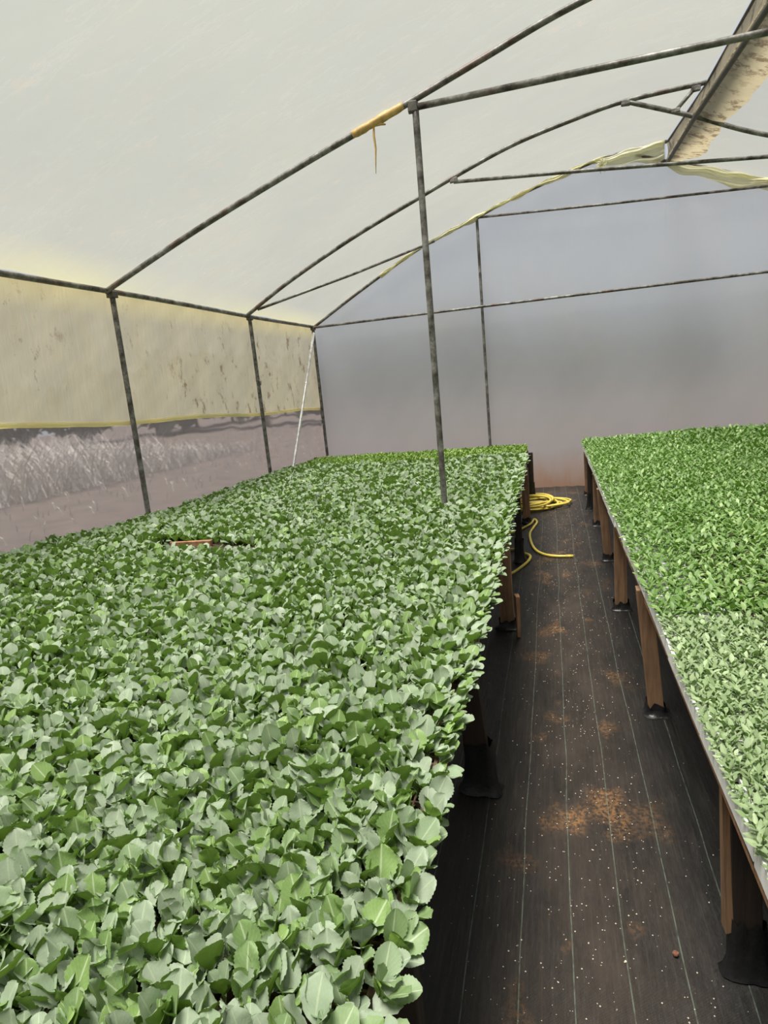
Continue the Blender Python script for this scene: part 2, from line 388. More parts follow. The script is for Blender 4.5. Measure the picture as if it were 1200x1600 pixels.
# near truss
t1 = empty('roof_truss', (-.91, 5.3, 0)); tag(t1, 'nearest roof truss with arched pipe, long crossbar and tall centre post', 'roof truss')
child0(arch_tube(arc(LP, 5.3)), 'arch_pipe', M['pipe'], t1)
child0(arch_tube(arc(RP, 5.3)), 'arch_pipe', M['pipe'], t1)
child0(MB().tube([(-.91, 5.3, 3.93), (1.48, 5.3, 3.945), (4.0, 5.3, 3.49)][:2] + [(3.6, 5.3, 3.66)], R_, 10), 'crossbar', M['pipe'], t1)
child0(MB().tube([(-.91, 5.3, z) for z in np.linspace(0, 3.96, 30)], .026, 10), 'post', M['pipe'], t1)
tp = child0(MB().tube([(x, 5.3, z) for x, z in resample([(-1.42, 3.825), (-1.2, 3.895), (-1.0, 3.957)], 14)], [.024, .031, .028, .033, .029, .034, .028, .032, .03, .033, .028, .031, .027, .025], 10, wob=.12), 'tape_wrap', M['tape'], t1)
L = t1.location
b = MB().tube([(-.335+.0, 0, 3.86), (-.34, -.005, 3.79), (-.335, 0, 3.70), (-.345, 0.004, 3.60), (-.35, 0, 3.52)], [.008, .010, .008, .005, .002], 5)
b.tube([(-.335, 0, 3.86), (-.28, 0, 3.865), (-.24, 0, 3.855)], [.008, .012, .006], 5); b.build('tape_end', M['tape'], tp)
for (x, z) in ((-.93, 3.955),):
    child0(MB().box((x, 5.3, z-.02), (.075, .055, .075), 0, .004), 'bracket', M['dark_pipe'], t1, bevel=.006)
# middle truss
t2 = empty('roof_truss', (-.5, 8.15, 3)); tag(t2, 'middle roof truss whose arch forks into a short strut under the ridge vent', 'roof truss')
child0(arch_tube(arc(LP, 8.15)), 'arch_pipe', M['pipe'], t2)
child0(arch_tube(arc(RP, 8.15)), 'arch_pipe', M['pipe'], t2)
child0(MB().tube([(-1.01, 8.15, 4.15), (.6, 8.14, 4.02), (2.3, 8.15, 3.87), (3.3, 8.15, 3.74)], .020, 10), 'crossbar', M['pipe'], t2)
child0(MB().tube([(1.60, 8.15, 4.665), (1.40, 8.15, 4.47)], .020, 8), 'strut', M['pipe'], t2)
for x, z in ((.90, 4.64), (1.60, 4.65), (1.40, 4.475), (-1.01, 4.17)):
    child0(MB().box((x, 8.15, z), (.09, .05, .05), 0, .006), 'bracket', M['pipe'], t2, bevel=.006)
# gable truss
t3 = empty('roof_truss', (-.98, 10.66, 0)); tag(t3, 'gable truss against the back wall with two long crossbars and a thin post', 'roof truss')
YG = 10.655
child0(arch_tube([(x, YG, z-.01) for x, z in prof(LP, 10.7, 46)]), 'arch_pipe', M['pipe'], t3)
child0(arch_tube([(x, YG, z-.01) for x, z in prof(RP, 10.7, 46)]), 'arch_pipe', M['pipe'], t3)
child0(MB().tube([(-3.84, YG-.05, 2.945), (-1, YG-.055, 2.955), (3, YG-.045, 2.96), (6.15, YG-.05, 2.66)], .020, 8), 'crossbar', M['pipe'], t3)
child0(MB().tube([(-1.0, YG-.05, 4.27), (1, YG-.055, 4.17), (3.0, YG-.05, 4.09)], .018, 8), 'crossbar', M['pipe'], t3)
child0(MB().tube([(-1.0+.0*z, YG-.01, z) for z in np.linspace(0, 4.28, 20)], .022, 8), 'post', M['pipe'], t3)
# wall posts, gutter pipe, ridge pipes, braces
for y, lab in ((5.36, 'nearest steel pipe post on the left wall, below the first roof arch'), (8.2, 'middle steel pipe post on the left wall with a small hook'), (10.62, 'corner steel pipe post where left wall meets back wall')):
    p = empty('wall_post', (-3.87+.02, y, 0)); tag(p, lab, 'post', 'posts of the left wall')
    lean = {5.36: .0, 8.2: .08, 10.62: .06}[y]
    MB().tube([(0.0, lean*(1-z/2.95)*.6, z) for z in np.linspace(0, 2.95, 14)], .026, 10).build('pipe', M['pipe'], p)
    MB().box((0, 0, 2.93), (.07, .08, .06), 0, .004).build('joint', M['dark_pipe'], p, bevel=.008)
    if y == 8.2: MB().tube([(.02, 0, 2.12), (.06, -.03, 2.08), (.05, -.03, 2.04)], .008, 6).build('hook', M['pipe'], p)
tag(MB().tube([(-3.86, y, 2.955+.006*math.sin(y*1.3)) for y in np.linspace(YF+.03, 10.66, 50)], .024, 10).build('eaves_pipe', M['pipe']), 'long eaves pipe running along the top of the left wall', 'pipe')
rp_ = [(*(ridge_lo(y)*1.0), y) for y in np.linspace(-1.5, 10.6, 50)]
tag(MB().tube([(a, y, z-.045) for a, z, y in rp_], .024, 10).build('ridge_pipe', M['dark_pipe']), 'thick dark lower ridge pipe beside the stained flap', 'pipe')
rh = [(*(ridge_hi(y)), y) for y in np.linspace(-1.5, 10.6, 50)]
up = empty('vent_rail', (1.66, 5, 4.5)); tag(up, 'upper ridge rail of two thin parallel dark bars at the edge of the roof vent', 'rail')
child0(MB().tube([(a, y, z-.02) for a, z, y in rh], .014, 8), 'bar', M['dark_pipe'], up)
child0(MB().tube([(a+.03, y, z+.02) for a, z, y in rh], .010, 8), 'bar', M['dark_pipe'], up)
tag(MB().tube([(-3.82, 10.55, 2.85), (-3.81, 9.7, 1.75), (-3.80, 8.95, .80), (-3.80, 8.35, .01)], .022, 10).build('diagonal_brace', M['zinc']), 'pale galvanised brace slanting down the left wall from the back corner', 'brace')
tag(MB().tube([(-3.70, 8.17, 3.02), (-2.7, 9.4, 3.50), (-1.68, 10.6, 4.02)], .019, 10).build('diagonal_brace', M['pipe']), 'thin roof brace running from the middle arch foot to the gable arch', 'brace')

# yellow film bunched along the gable arch
def folds(D, x0, x1, wf, seedk, name, lab):
    P = prof(D, 10.7, 200, 0 if D is LP else 1); G = []
    for x in np.linspace(x0, x1, 110):
        z0 = np.interp(x, P[:, 0], P[:, 1]); w = wf((x-x0)/(x1-x0))
        row = []
        for k, t in enumerate(np.linspace(0, 1, 14)):
            dy = -.045 - .030*math.sin(t*9+x*4+seedk) - .018*math.sin(t*21+x*11)
            row.append((x, YG + dy*(1-.3*t)-.0, z0 + .005 - w*t + .01*math.sin(x*17+t*4)))
        G.append(row)
    o = MB().grid(G).build(name, M['wrap'], solid=.003); tag(o, lab, 'plastic film'); return o
folds(LP, -2.6, 1.68, lambda t: .05+.03*math.sin(t*40)*t+ (.0 if t < .78 else .20*math.sin((t-.78)/.22*math.pi*.62)) - (.05*math.exp(-((t-.80)/.012)**2)), 0, 'film_wrap', 'yellow bunched film tied along the left side of the gable arch')
folds(RP, 1.72, 5.0, lambda t: .10+.10*math.sin(min(1, t*2.2)*math.pi)+.02*math.sin(t*30), 2, 'film_wrap', 'yellow loose film drooping along the right side of the gable arch')
knot = MB(); 
for k in range(9):
    a = k*.7; knot.tube([(.83, YG-.05, 4.70), (.83+.05*math.cos(a), YG-.09, 4.70+.06*math.sin(a)), (.83+.09*math.cos(a+.4), YG-.06, 4.70+.10*math.sin(a+.4))], [.02, .016, .006], 6)
tag(knot.build('film_knot', M['wrap']), 'knot of gathered yellow film tied on the gable arch left of ridge', 'knot')

# ------------------------------------------------------------------ benches
def ss(t): t = min(1, max(0, t)); return t*t*(3-2*t)
def zl(x, y): return .775 + .11*ss((-x-1.8)/1.9)*ss((6.3-y)/3) + .010*vnoise(x*.8, y*.8)
def zr(x, y): return .79 + .006*vnoise(x*.8, y*.9)
def leg(mb_c, w, d, h, top=(0, 0), taper=1.0): return MB().box((mb_c[0], mb_c[1], h/2), (w, d, h), 0, .004, taper, top)
def make_bench(name, lab, x0, x1, y0, y1, zf, edge, legs, mats, inner_x):
    b = empty(name, ((x0+x1)/2, (y0+y1)/2, 0)); tag(b, lab, 'bench')
    G = [[(x, y, zf(x, y)-.066) for x in np.linspace(x0, x1, 24)] for y in np.linspace(y0, y1, 50)]
    child0(MB().grid(G, False), 'tabletop', M['wood_dark'], b, solid=.012)
    s = 1 if edge == x1 else -1
    # front rail, in several boards butted end to end
    ys = np.linspace(y0+.02, y1-.02, 5)
    for a, c in zip(ys, ys[1:]):
        g = MB(); xe = edge - s*.03; P = []
        n = 8
        for k in range(n+1):
            y = a + (c-a)*k/n + (.006 if k == 0 else -.006 if k == n else 0); j = random.uniform(-.004, .004)
            zt = zf(edge, y)-.078
            P += [(xe-.015, y, zt-.048+j), (xe+.017, y, zt-.048+j), (xe+.017+j, y, zt), (xe-.015, y, zt)]
        F = [(k*4+i, k*4+(i+1) % 4, (k+1)*4+(i+1) % 4, (k+1)*4+i) for k in range(n) for i in range(4)] + [(3, 2, 1, 0), (n*4, n*4+1, n*4+2, n*4+3)]
        g.add(P, F); child0(g, 'rail', M['wood_rail'], b)
    for (lx, ly, w, d, mk, top, tap) in legs:
        h = zf(lx, ly)-.07
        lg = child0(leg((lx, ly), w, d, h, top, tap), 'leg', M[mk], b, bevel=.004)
        if mk == 'wood_dark' and lx > .5: child0(MB().box((lx-.056, ly, h/2+.08), (.022, .034, h-.16), 0, .004, 1.0, (-.018, 0)), 'lit_edge', M['wood'], b)  # brown strip added as the leg's lit aisle edge; light put in as colour
        # black mat gathered round the foot
        hw = .06 if mk == 'wood' else random.uniform(.18, .28)
        V = []; n = 20; rows = 6
        for r in range(rows):
            t = r/(rows-1); z = hw*(1-t)**1.6 + .004
            for k in range(n):
                a = 2*math.pi*k/n; rad = (1 + .45*t**2.5)*(1+.07*math.sin(5*a+r)+.04*random.uniform(-1, 1))
                ex, ey = w/2+.010, d/2+.010
                cx, cy = math.cos(a), math.sin(a); q = max(abs(cx)/ex, abs(cy)/ey)
                V.append((lx+cx/q*rad, ly+cy/q*rad, z + (.02*random.uniform(-1, 1) if r == 0 else 0)))
        F = [(r*n+k, (r+1)*n+k, (r+1)*n+(k+1) % n, r*n+(k+1) % n) for r in range(rows-1) for k in range(n)]
        g = MB().add(V, F, True); g.v = [(p-b.location[0], q-b.location[1], r) for p, q, r in g.v]; w_ = g.build('foot_wrap', M['plastic'], lg)
    for xx in inner_x:
        for y in np.arange(y0+.5, y1, 1.55):
            child0(leg((xx, y), .09, .05, zf(xx, y)-.07), 'leg', M['wood_dark'], b)
    for y in np.arange(y0+.35, y1, 1.55):
        g = MB(); g.box(((x0+x1)/2, y, 0), (x1-x0-.08, .05, .07)); g.v = [(p, q, r+zf(p, y)-.105) for p, q, r in g.v]
        child0(g, 'crossbar', M['wood_dark'], b)
    return b
LX0, LX1, LY0, LY1 = -3.79, -.365, .25, 9.9
RX0, RX1, RY0, RY1 = .415, 3.6, .3, 9.95
legsL = [(-.40, 1.2, .10, .05, 'wood_dark', (0, 0), 1), (-.385, 2.68, .12, .06, 'wood_dark', (-.04, 0), .75), (-.385, 4.66, .11, .06, 'wood', (0.0, 0), .9), (-.37, 6.42, .07, .06, 'wood_dark', (0, 0), .9),
         (-.36, 8.17, .09, .06, 'wood', (0, 0), 1), (-.35, 9.75, .10, .05, 'wood_dark', (0, 0), 1)]
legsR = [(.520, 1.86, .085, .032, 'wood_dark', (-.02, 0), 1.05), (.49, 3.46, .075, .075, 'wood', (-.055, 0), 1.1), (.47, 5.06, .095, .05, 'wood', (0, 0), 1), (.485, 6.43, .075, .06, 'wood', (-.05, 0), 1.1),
         (.48, 7.9, .08, .06, 'wood', (0, 0), 1), (.47, 8.9, .09, .05, 'wood_dark', (0, 0), 1), (.47, 9.88, .07, .05, 'wood', (0, 0), 1)]
make_bench('nursery_bench', 'long wooden nursery bench left of the aisle carrying the grey-green kale', LX0, LX1, LY0, LY1, zl, LX1, legsL, None, (-2.0, -3.6))
make_bench('nursery_bench', 'long wooden nursery bench right of the aisle with white trays along its edge', RX0, RX1, RY0, RY1, zr, RX0, legsR, None, (2.0, 3.4))

# trays along the aisle edges
TW, TL, TH = .29, .545, .064
def tray_mesh():
    g = MB(); w, l, h = TW, TL, TH
    g.box((w/2, l/2, .010), (w-.012, l-.012, .020))
    for x in (.006, w-.006): g.box((x, l/2, h/2+.003), (.012, l, h-.002), 0, .0006)
    for y in (.006, l-.006): g.box((w/2, y, h/2+.003), (w-.024, .012, h-.002), 0, .0006)
    for k in range(1, 8): g.box((w*k/8, l/2, h-.012), (.006, l-.024, .016))
    for k in range(1, 15): g.box((w/2, l*k/15, h-.0125), (w-.024, .006, .015))
    return g
TRAY = None
def put_tray(x, y, zf, lab, grp, dirty=False):
    global TRAY
    if TRAY is None:
        t = empty('seedling_tray'); tray_mesh().build('body', M['tray'], t, bevel=.0015)
        MB().box((TW/2, TL/2, .027), (TW-.026, TL-.026, .012)).build('soil', M['soil'], t); TRAY = t
    else: t = copy_tree(TRAY)
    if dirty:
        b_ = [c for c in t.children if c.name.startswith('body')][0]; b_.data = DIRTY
    t.location = (x, y, zf(x+.1, y+.27)-TH+.002); t.rotation_euler = (0, 0, random.uniform(-.010, .010)); tag(t, lab, 'tray', grp)
y = RY0+.04
while y + TL < RY1+.02:
    put_tray(RX0-.004+random.uniform(-.004, .004), y, zr, 'white foam seedling tray in the row on the aisle edge of the right bench', 'white trays along the right bench edge'); y += TL+.012
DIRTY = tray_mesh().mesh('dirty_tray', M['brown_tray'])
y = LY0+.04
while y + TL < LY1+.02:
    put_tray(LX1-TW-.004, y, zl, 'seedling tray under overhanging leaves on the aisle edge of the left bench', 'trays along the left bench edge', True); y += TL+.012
def soilbed(x0, x1, y0, y1, zf, lab):
    G = [[(x, y, zf(x, y)-.012) for x in np.linspace(x0, x1, 40)] for y in np.linspace(y0, y1, 90)]
    tag(MB().grid(G, False).build('potting_soil', M['soil'], solid=.025), lab, 'soil', None, 'stuff')
soilbed(LX0+.01, LX1-TW-.01, LY0+.02, LY1-.02, zl, 'dark potting soil under the kale leaves on the left bench')
soilbed(RX0+TW+.01, RX1-.02, RY0+.02, RY1-.02, zr, 'dark potting soil under the seedlings on the right bench')

# ------------------------------------------------------------------ leaves
def leaf_template(na, nc, kind, var):
    """blade + short petiole, unit length 1 along +Z, face normal -Y (adaxial towards -Y... plant axis); returns V,F,UV"""
    r = np.random.default_rng(100+var)
    cup = r.uniform(.10, .32); bend = r.uniform(-.05, .40); twist = r.uniform(-.25, .25); wav = r.uniform(.01, .05)
    V = []; UVv = []
    us = np.linspace(-1, 1, nc)
    for i in range(na):
        t = 1-(1-i/(na-1))**1.25
        if kind == 'kale':
            pet = .27; hw0 = .030
            if t < pet: w = hw0
            else:
                q = (t-pet)/(1-pet); w = hw0 + (.265+.03*math.sin(var*1.7))*(max(0, math.sin(math.pi*min(1, q**1.12)))**.60 if q < 1 else 0)
                w *= 1 + (.05 if (i % 2) else -.04)*(na > 10)
                if i == na-1: w = .06
        else:
            pet = .12; hw0 = .02
            wmax = {'pepper': .21, 'pale': .21, 'lime': .30}[kind]
            if t < pet: w = hw0
            else: q = (t-pet)/(1-pet); w = max(.012, wmax*math.sin(math.pi*q**.82)**.85) if q < .999 else .01
        yb = bend*t*t*.5
        for u in us:
            x = u*w; yy = yb - cup*(abs(u)**1.6)*w*1.0 + wav*math.sin(t*14+u*4+var)*abs(u)
            z = t*(1-.10*bend*t)
            a = twist*t; V.append((x*math.cos(a)-yy*math.sin(a), x*math.sin(a)+yy*math.cos(a), z)); UVv.append((u*.5+.5, t))
    V = np.array(V); UVv = np.array(UVv)
    F = np.array([(i*nc+j, i*nc+j+1, (i+1)*nc+j+1, (i+1)*nc+j) for i in range(na-1) for j in range(nc-1)])
    return V, F, UVv[F.ravel()]

def rot_batch(V, az, tilt, sc):
    """tilt about X away from the axis (+Y outward) then az about Z. V (n,3) -> (k,n,3)"""
    ct, st = np.cos(tilt)[:, None], np.sin(tilt)[:, None]; c, s = np.cos(az)[:, None], np.sin(az)[:, None]
    x = V[None, :, 0]*sc[:, None]; y = V[None, :, 1]*sc[:, None]; z = V[None, :, 2]*sc[:, None]
    y2 = y*ct + z*st; z2 = -y*st + z*ct
    return np.stack([x*c - y2*s, x*s + y2*c, z2], -1)

KIND = {'kale': dict(n=(3, 5), L=(.062, .098), t=(.08, .95), stem=.022, mat='kale'),
        'pepper': dict(n=(5, 7), L=(.042, .064), t=(.75, 1.45), stem=.050, mat='pepper'),
        'pale': dict(n=(5, 7), L=(.026, .040), t=(.6, 1.4), stem=.038, mat='pale'),
        'lime': dict(n=(4, 5), L=(.034, .050), t=(.4, 1.1), stem=.035, mat='lime')}
NV = 6
def proto_leaves(kind, r, n=None):
    """list of (variant, az, tilt, len, zbase) for one plant"""
    K = KIND[kind]; n = n or r.integers(K['n'][0], K['n'][1]+1); a0 = r.uniform(0, 6.28); out = []
    for k in range(n):
        zb = K['stem']*(.15 + .85*(k+1)/n) if kind != 'kale' else K['stem']*(.6+.4*(k+1)/n)
        out.append((int(r.integers(0, NV)), a0+k*2.4+r.uniform(-.4, .4), r.uniform(*K['t'])*(1-.25*k/n), r.uniform(*K['L']), zb))
    return out

def field_mesh(name, kind, P, sc, lean, na, nc):
    """P (k,3) plant bases, sc (k,), lean (k,2) extra outward tilt vector"""
    r = np.random.default_rng(abs(hash(kind)) % 1000 if False else len(P))
    K = KIND[kind]; tot = [[] for _ in range(NV)]
    n = r.integers(K['n'][0], K['n'][1]+1, len(P)); a0 = r.uniform(0, 6.28, len(P))
    VV = []; FF = []; UU = []; off = 0
    mx = K['n'][1]
    for k in range(mx):
        idx = np.nonzero(n > k)[0]
        if not len(idx): continue
        az = a0[idx]+k*2.4+r.uniform(-.4, .4, len(idx)); ti = r.uniform(*K['t'], len(idx))*(1-.25*k/n[idx]); ln = r.uniform(*K['L'], len(idx))*sc[idx]
        zb = K['stem']*((.6+.4*(k+1)/n[idx]) if kind == 'kale' else (.15+.85*(k+1)/n[idx]))*sc[idx]
        # leaning plants: turn leaf azimuth towards lean
        lx, ly = lean[idx, 0], lean[idx, 1]; lm = np.hypot(lx, ly)
        # leaf azimuth direction after rot is (-sin az, cos az)
        ta = np.arctan2(-lx, ly); da = (ta-az+np.pi) % (2*np.pi)-np.pi
        az = az + da*np.clip(lm, 0, 1)*.55; ti = ti + lm*.45
        va = r.integers(0, NV, len(idx))
        for v in range(NV):
            m = np.nonzero(va == v)[0]
            if not len(m): continue
            T, F, UV = leaf_template(na, nc, kind, v)
            Q = rot_batch(T, az[m], ti[m], ln[m]); base = P[idx[m]].copy(); base[:, 2] += zb[m]
            Q = Q + base[:, None, :]
            Fb = (F[None] + (np.arange(len(m))*len(T))[:, None, None] + off).reshape(-1, 4)
            VV.append(Q.reshape(-1, 3)); FF.append(Fb); UU.append(np.tile(UV, (len(m), 1))); off += len(m)*len(T)
    # stems as thin three-sided strips
    a = np.array([0, 2.094, 4.189]); ring = np.stack([np.cos(a), np.sin(a)], 1)*.0016
    h = K['stem']*sc
    lo = np.concatenate([P[:, None, :2]+ring[None], np.repeat(P[:, None, 2:]-.008, 3, 1)], -1)
    hi = np.concatenate([P[:, None, :2]+ring[None]*.8, np.repeat((P[:, 2]+h)[:, None, None], 3, 1)], -1)
    Q = np.concatenate([lo, hi], 1); F = np.array([(0, 1, 4, 3), (1, 2, 5, 4), (2, 0, 3, 5)])
    VV.append(Q.reshape(-1, 3)); FF.append((F[None]+(np.arange(len(P))*6)[:, None, None]+off).reshape(-1, 4)); UU.append(np.full((len(P)*12, 2), .5))
    me = mesh_np(name, np.concatenate(VV), np.concatenate(FF), np.concatenate(UU), M[K['mat']])
    return me

# individual prototypes
LEAFM = {}
def leaf_obj_mesh(kind, v):
    if (kind, v) not in LEAFM:
        na, nc = {'kale': (26, 7), 'pale': (9, 5), 'pepper': (9, 3), 'lime': (7, 3)}[kind]
        T, F, UV = leaf_template(na, nc, kind, v); LEAFM[(kind, v)] = mesh_np('leaf', T, F, UV, M[KIND[kind]['mat']])
    return LEAFM[(kind, v)]
STEMM = {}
def plant_parts(name, kind, r):
    e = empty(name); h = KIND[kind]['stem']
    if kind not in STEMM: STEMM[kind] = MB().tube([(0, 0, -.006), (.001, .0, h*.5), (0, 0, h)], [.0022, .0019, .0015], 6).mesh('stem', M['stem'])
    st = bpy.data.objects.new('stem', STEMM[kind]); COL.objects.link(st); st.parent = e
    for (v, az, ti, ln, zb) in proto_leaves(kind, r):
        o = bpy.data.objects.new('leaf', leaf_obj_mesh(kind, v)); COL.objects.link(o); o.parent = e
        o.rotation_mode = 'XYZ'; o.rotation_euler = (-ti, 0, az); o.scale = (ln, ln, ln); o.location = (0, 0, zb)
    return e

def in_view(P, margin=.02):
    d = P - np.array([0, 0, HC]); z = d@fwd; x = d@r2/z*1000/600; y = d@d2/z*1000/800
    return (z > .1) & (abs(x) < 1+margin) & (abs(y) < 1+margin), z
def field(name, kind, gridx, gridy, zf, scf, leanf, jit, label, group, stufflabel, cat, parts, keep=None, nind=300, pre=(0, 0, 0), lods=((2.6, 15, 5), (4.5, 9, 4), (99, 5, 3))):
    X, Y = np.meshgrid(gridx, gridy); X = X.ravel(); Y = Y.ravel()
    X = X + rng.uniform(-jit, jit, len(X)); Y = Y + rng.uniform(-jit, jit, len(Y))
    X = np.clip(X, gridx[0]-.004, gridx[-1]+.004)
    if keep is not None:
        k = np.array([keep(a, b) for a, b in zip(X, Y)]); X = X[k]; Y = Y[k]
    Z = np.array([zf(a, b) for a, b in zip(X, Y)]) - .008
    P = np.stack([X, Y, Z], 1); sc = np.array([scf(a, b) for a, b in zip(X, Y)])*rng.uniform(.82, 1.16, len(X)); ln = np.array([leanf(a, b) for a, b in zip(X, Y)])
    vis, dep = in_view(P); order = np.argsort(np.where(vis, dep, 1e6)); ind = order[:nind]; rest = order[nind:]
    r = np.random.default_rng(5)
    protos = []
    for q, i in enumerate(ind):
        if len(protos) < 14:
            if parts: o = plant_parts(name, kind, r)
            else:
                me = field_mesh(name, kind, np.zeros((1, 3)), np.ones(1), np.zeros((1, 2)), 9, 3) if False else None
                pr = proto_leaves(kind, r); VV = []; FF = []; UU = []; off = 0
                for (v, az, ti, l_, zb) in pr:
                    T, F, UV = leaf_template(9, 3, kind, v); Qv = rot_batch(T, np.array([az]), np.array([ti]), np.array([l_]))[0]; Qv[:, 2] += zb
                    VV.append(Qv); FF.append(F+off); UU.append(UV); off += len(T)
                a = np.array([0, 1.571, 3.142, 4.712]); h = KIND[kind]['stem']
                VV.append(np.array([(math.cos(t)*.0018, math.sin(t)*.0018, z) for z in (-.006, h) for t in a])); FF.append(np.array([(k, (k+1) % 4, 4+(k+1) % 4, 4+k) for k in range(4)])+off); UU.append(np.full((16, 2), .5))
                o = bpy.data.objects.new(name, mesh_np(name, np.concatenate(VV), np.concatenate(FF), np.concatenate(UU), M[KIND[kind]['mat']])); COL.objects.link(o)
            protos.append(o)
        else: o = copy_tree(protos[q % 14])
        o.location = tuple(P[i]); s = float(sc[i]); o.scale = (s, s, s)
        l = ln[i]; tl = float(np.hypot(*l))*.45
        q_ = Matrix.Rotation(tl, 3, Vector((-l[1], l[0], 0))) if tl > .01 else Matrix.Identity(3)
        q_ = q_ @ Matrix.Rotation(float(rng.uniform(0, 6.28)), 3, 'Z'); o.rotation_euler = q_.to_euler()
        tag(o, label, cat, group)
    dr = np.linalg.norm(P[rest]-np.array([0, 0, HC]), axis=1); lo = 0; meshes = []
    for k, (hi, na, nc) in enumerate(lods):
        m = (dr >= lo) & (dr < hi); lo = hi
        if m.sum(): meshes.append(field_mesh('tmp', kind, P[rest][m], sc[rest][m], ln[rest][m], na, nc))
    # join into one stuff mesh
    V = []; F = []; U = []; off = 0
    for me in meshes:
        v = np.empty(len(me.vertices)*3, np.float32); me.vertices.foreach_get('co', v); f = np.empty(len(me.loops), np.int32); me.loops.foreach_get('vertex_index', f)
        u = np.empty(len(me.loops)*2, np.float32); me.uv_layers[0].data.foreach_get('uv', u)
        V.append(v.reshape(-1, 3)); F.append(f.reshape(-1, 4)+off); U.append(u.reshape(-1, 2)); off += len(me.vertices); bpy.data.meshes.remove(me)
    o = bpy.data.objects.new(name + '_bed', mesh_np(name, np.concatenate(V), np.concatenate(F), np.concatenate(U), M[KIND[kind]['mat']])); COL.objects.link(o)
    tag(o, stufflabel, cat, None, 'stuff')
    print(name, len(P), 'plants', len(o.data.polygons), 'faces')

def edge_lean_left(x, y):
    e = max(0, 1-(LX1-x)/.07); return (e*1.1, 0)
def gap(x, y): return not (-2.95 < x < -2.10 and 3.98 < y < 4.27)
def kale_scale(x, y): return 1.0 + .16*vnoise(x*1.3, y*1.1) + .07*vnoise(x*4, y*4)
field('kale_seedling', 'kale', np.arange(LX0+.02, LX1, .046), np.arange(LY0+.03, 8.52, .046), zl, kale_scale, edge_lean_left, .015,
      'grey-green kale seedling with toothed round leaves at the near end of left bench', 'nearest kale seedlings on the left bench',
      'dense carpet of grey-green kale seedlings covering the rest of left bench', 'seedling', True, gap)
field('lime_seedling', 'lime', np.arange(LX0+.05, LX1, .036), np.arange(8.57, LY1, .036), zl, lambda x, y: 1.0+.1*vnoise(x*3, y*3), edge_lean_left, .012,
      'bright lime-green seedling in the strip at the far end of left bench', 'lime seedlings at the far end of the left bench',
      'strip of bright lime-green seedlings along the back end of left bench', 'seedling', False, lods=((99, 5, 3),))
def edge_lean_right(x, y):
    e = max(0, 1-(x-RX0)/.05); return (-e*.9, 0)
field('pale_seedling', 'pale', np.arange(RX0+.014, 2.2, .026), np.arange(RY0+.03, 2.80, .026), zr, lambda x, y: 1.0+.15*vnoise(x*4, y*4), edge_lean_right, .010,
      'small pale green seedling with narrow leaves at the near end of right bench', 'nearest pale seedlings on the right bench',
      'patch of pale fine-leaved seedlings on the near part of right bench', 'seedling', True, lods=((99, 6, 3),))
field('pepper_seedling', 'pepper', np.arange(RX0+.02, RX1, .046), np.arange(2.83, RY1, .046), zr, lambda x, y: .92+.10*vnoise(x*2, y*2)+.45*ss((x-.5)/1.5)*ss((y-6)/4), edge_lean_right, .015,
      'taller bright green pepper seedling just beyond the pale patch on right bench', 'nearest pepper seedlings on the right bench',
      'carpet of bright green pointed-leaf pepper seedlings filling the right bench to its far end', 'seedling', False, lods=((99, 5, 3),))

# wooden board showing in the gap in the kale
tag(MB().box((-2.70, 4.22, zl(-2.7, 4.2)+.022), (.34, .03, .05), .05, .003).build('wooden_board', M['wood_rail'], bevel=.003), 'short orange-brown board showing in the gap among the kale', 'board')
tag(MB().box((-.295, 4.50, .16), (.022, .06, .32), .2, .004, 1.5, (.0, 0)).build('wooden_offcut', M['wood_rail'], bevel=.003), 'short wooden offcut standing against the left bench leg', 'offcut')

# ------------------------------------------------------------------ hose
def fl(x, y, z=.016):
    d = fwd + (x-600)/1000*r2 + (y-800)/1000*d2; t = (z-HC)/d[2]; return (d[0]*t, d[1]*t, z)
A = [fl(*p) for p in ((892, 869), (868, 869), (850, 866), (837, 859), (830, 847), (828, 834), (833, 825), (839, 816), (835, 811), (830, 818), (821, 823), (800, 832))]
Bq = [fl(*p) for p in ((801, 858), (815, 863), (828, 868), (826, 876), (813, 887), (801, 895), (784, 902), (777, 907))]
path = A + [(-1.0, 7.2, .016), (-1.15, 6.9, .016), (-.9, 6.7, .016)] + Bq + [(-.9, 5.7, .016), (-1.3, 6.0, .016), (-1.4, 7.4, .016), (-1.0, 8.6, .016)]
cx, cy = fl(836, 789)[:2]
coil = []
specs = [(.40, .46, .0, .0), (.34, .36, -.10, .12), (.46, .30, .02, -.18), (.30, .50, -.12, .18), (.62, .26, .12, -.10), (.38, .40, -.15, .0), (.33, .33, -.05, .25), (.42, .45, -.2, -.12)]
for i, (rx, ry, ox, oy) in enumerate(specs):
    for k in range(10):
        a = 2*math.pi*k/10 + math.pi*.9; f = k/10
        nx = specs[min(i+1, len(specs)-1)]; RX = rx*(1-f)+nx[0]*f; RY = ry*(1-f)+nx[1]*f; OX = ox*(1-f)+nx[2]*f; OY = oy*(1-f)+nx[3]*f
        coil.append((cx+OX+RX*math.cos(a), cy+OY+RY*math.sin(a), .016+.012*i + .006*math.sin(a*3+i)))
hp = resample(path + coil, 700)
hz = empty('garden_hose', (hp[0][0], hp[0][1], 0)); tag(hz, 'yellow garden hose coiled at the far end of the aisle beside left bench', 'hose')
child0(MB().tube(hp, .0145, 8), 'tube', M['hose'], hz)
child0(MB().tube([hp[0]-(hp[3]-hp[0])*.2, hp[0]+(hp[3]-hp[0])*.4], .016, 10), 'hose_end', M['hose'], hz)

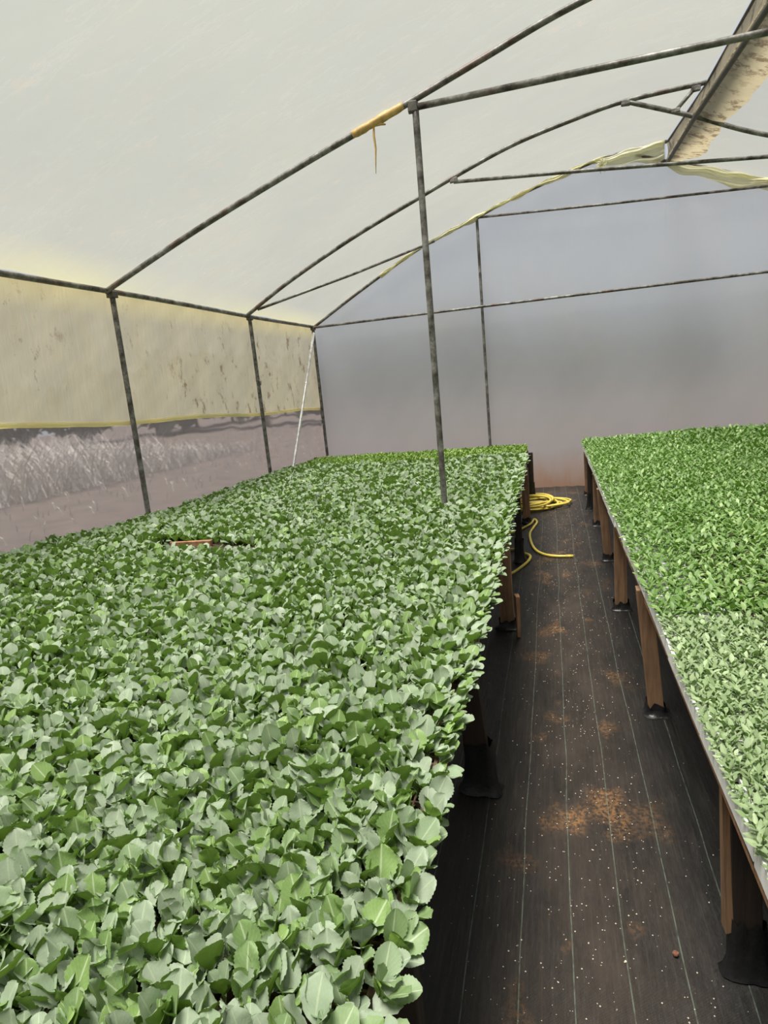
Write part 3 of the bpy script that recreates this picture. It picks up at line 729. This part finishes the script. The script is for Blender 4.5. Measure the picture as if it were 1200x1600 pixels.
# grit on the mat
g = MB()
for i in range(1500):
    x = rng.normal(.08, .2); y = 1.2+8.5*rng.random()**1.4; s = rng.uniform(.0012, .0034)
    if abs(x-.05) > .5: continue
    z = .006*vnoise(x*1.6, y*.9)+.0005+s*.6
    g.add([(x+s*a, y+s*b*rng.uniform(.7, 1.3), z+s*c) for a, b, c in ((1, 0, 0), (-1, 0, 0), (0, 1, 0), (0, -1, 0), (0, 0, 1), (0, 0, -.8))],
          [(0, 2, 4), (2, 1, 4), (1, 3, 4), (3, 0, 4), (2, 0, 5), (1, 2, 5), (3, 1, 5), (0, 3, 5)])
tag(g.build('perlite_grains', M['perlite']), 'tiny pale perlite grains scattered over the aisle matting', 'grains', None, 'stuff')
g = MB(); c = fl(1056, 1490, .012); V = []
for i in range(7):
    for k in range(9):
        th = math.pi*i/6; a = 2*math.pi*k/9; q = .009*(1+.25*rng.uniform(-1, 1)); V.append((c[0]+q*math.sin(th)*math.cos(a), c[1]+q*math.sin(th)*math.sin(a), .012+.8*q*math.cos(th)))
g.add(V, [(i*9+k, (i+1)*9+k, (i+1)*9+(k+1) % 9, i*9+(k+1) % 9) for i in range(6) for k in range(9)])
tag(g.build('soil_clod', M['clod']), 'single small reddish clod lying on the mat in the near aisle', 'clod')

# ------------------------------------------------------------------ outside: dry grass and trees seen blurred through the film
g = MB()
for i in range(8000):
    far = rng.random() < .75
    x = -rng.uniform(13.5, 19) if far else -rng.uniform(9, 22); y = 9+13*rng.random()**1.3 if far else rng.uniform(5, 60)
    h = (rng.uniform(.5, 1.5)*(1-.75*ss((y-15)/7)) if far else rng.uniform(.06, .22)); a = rng.uniform(0, 6.28); l = h*rng.uniform(.2, .9)
    w = .014; dx, dy = math.cos(a)*l, math.sin(a)*l
    g.add([(x, y-w, -.05), (x, y+w, -.05), (x+dx*.4, y+w*.8+dy*.4, h*.6), (x+dx*.4, y-w*.8+dy*.4, h*.6), (x+dx, y+dy, h)], [(0, 1, 2, 3), (3, 2, 4)])
tag(g.build('dry_grass', M['drygrass']), 'pale dry grass outside, blurred through the lower left film', 'grass', None, 'stuff')
def tree(x, y, h, w, lab, sd, grp='trees outside behind the greenhouse'):
    r = np.random.default_rng(sd); t = empty('tree', (x, y, -.05)); tag(t, lab, 'tree', grp)
    MB().tube([(0, 0, 0), (.05, .03, h*.3), (-.03, 0, h*.6), (0, 0, h*.85)], [.16, .12, .08, .03], 8).build('trunk', M['bark'], t)
    n = 900; d = r.normal(size=(n, 3)); d /= np.linalg.norm(d, axis=1)[:, None]; q = r.uniform(.5, 1, n)**.5
    C = d*q[:, None]*np.array([w, w, h*.42])*(1+.25*np.sin(d[:, :1]*7+sd)) + np.array([0, 0, h*.60]); g = MB()
    for c in C:
        a = r.normal(size=3)*.17; b_ = r.normal(size=3)*.17; g.add([c-a-b_, c+a-b_*.5, c+a+b_, c-a*.6+b_], [(0, 1, 2, 3)])
    g.build('crown', M['treeleaf'], t)
for i in range(13):
    tree(-30+i*5.2, 38+1.2*math.sin(i*2.1), 4.6+.5*math.sin(i*1.7), 2.45, 'dark tree outside, seen only as a blur through the back film', 40+i)
for i in range(14):
    tree(-34+.8*math.sin(i*1.9), 20+i*4.9, 4.0+.3*math.sin(i*1.3), 2.3, 'grey-green tree outside, blurred through the lower left film', 80+i, 'trees outside left of the greenhouse')
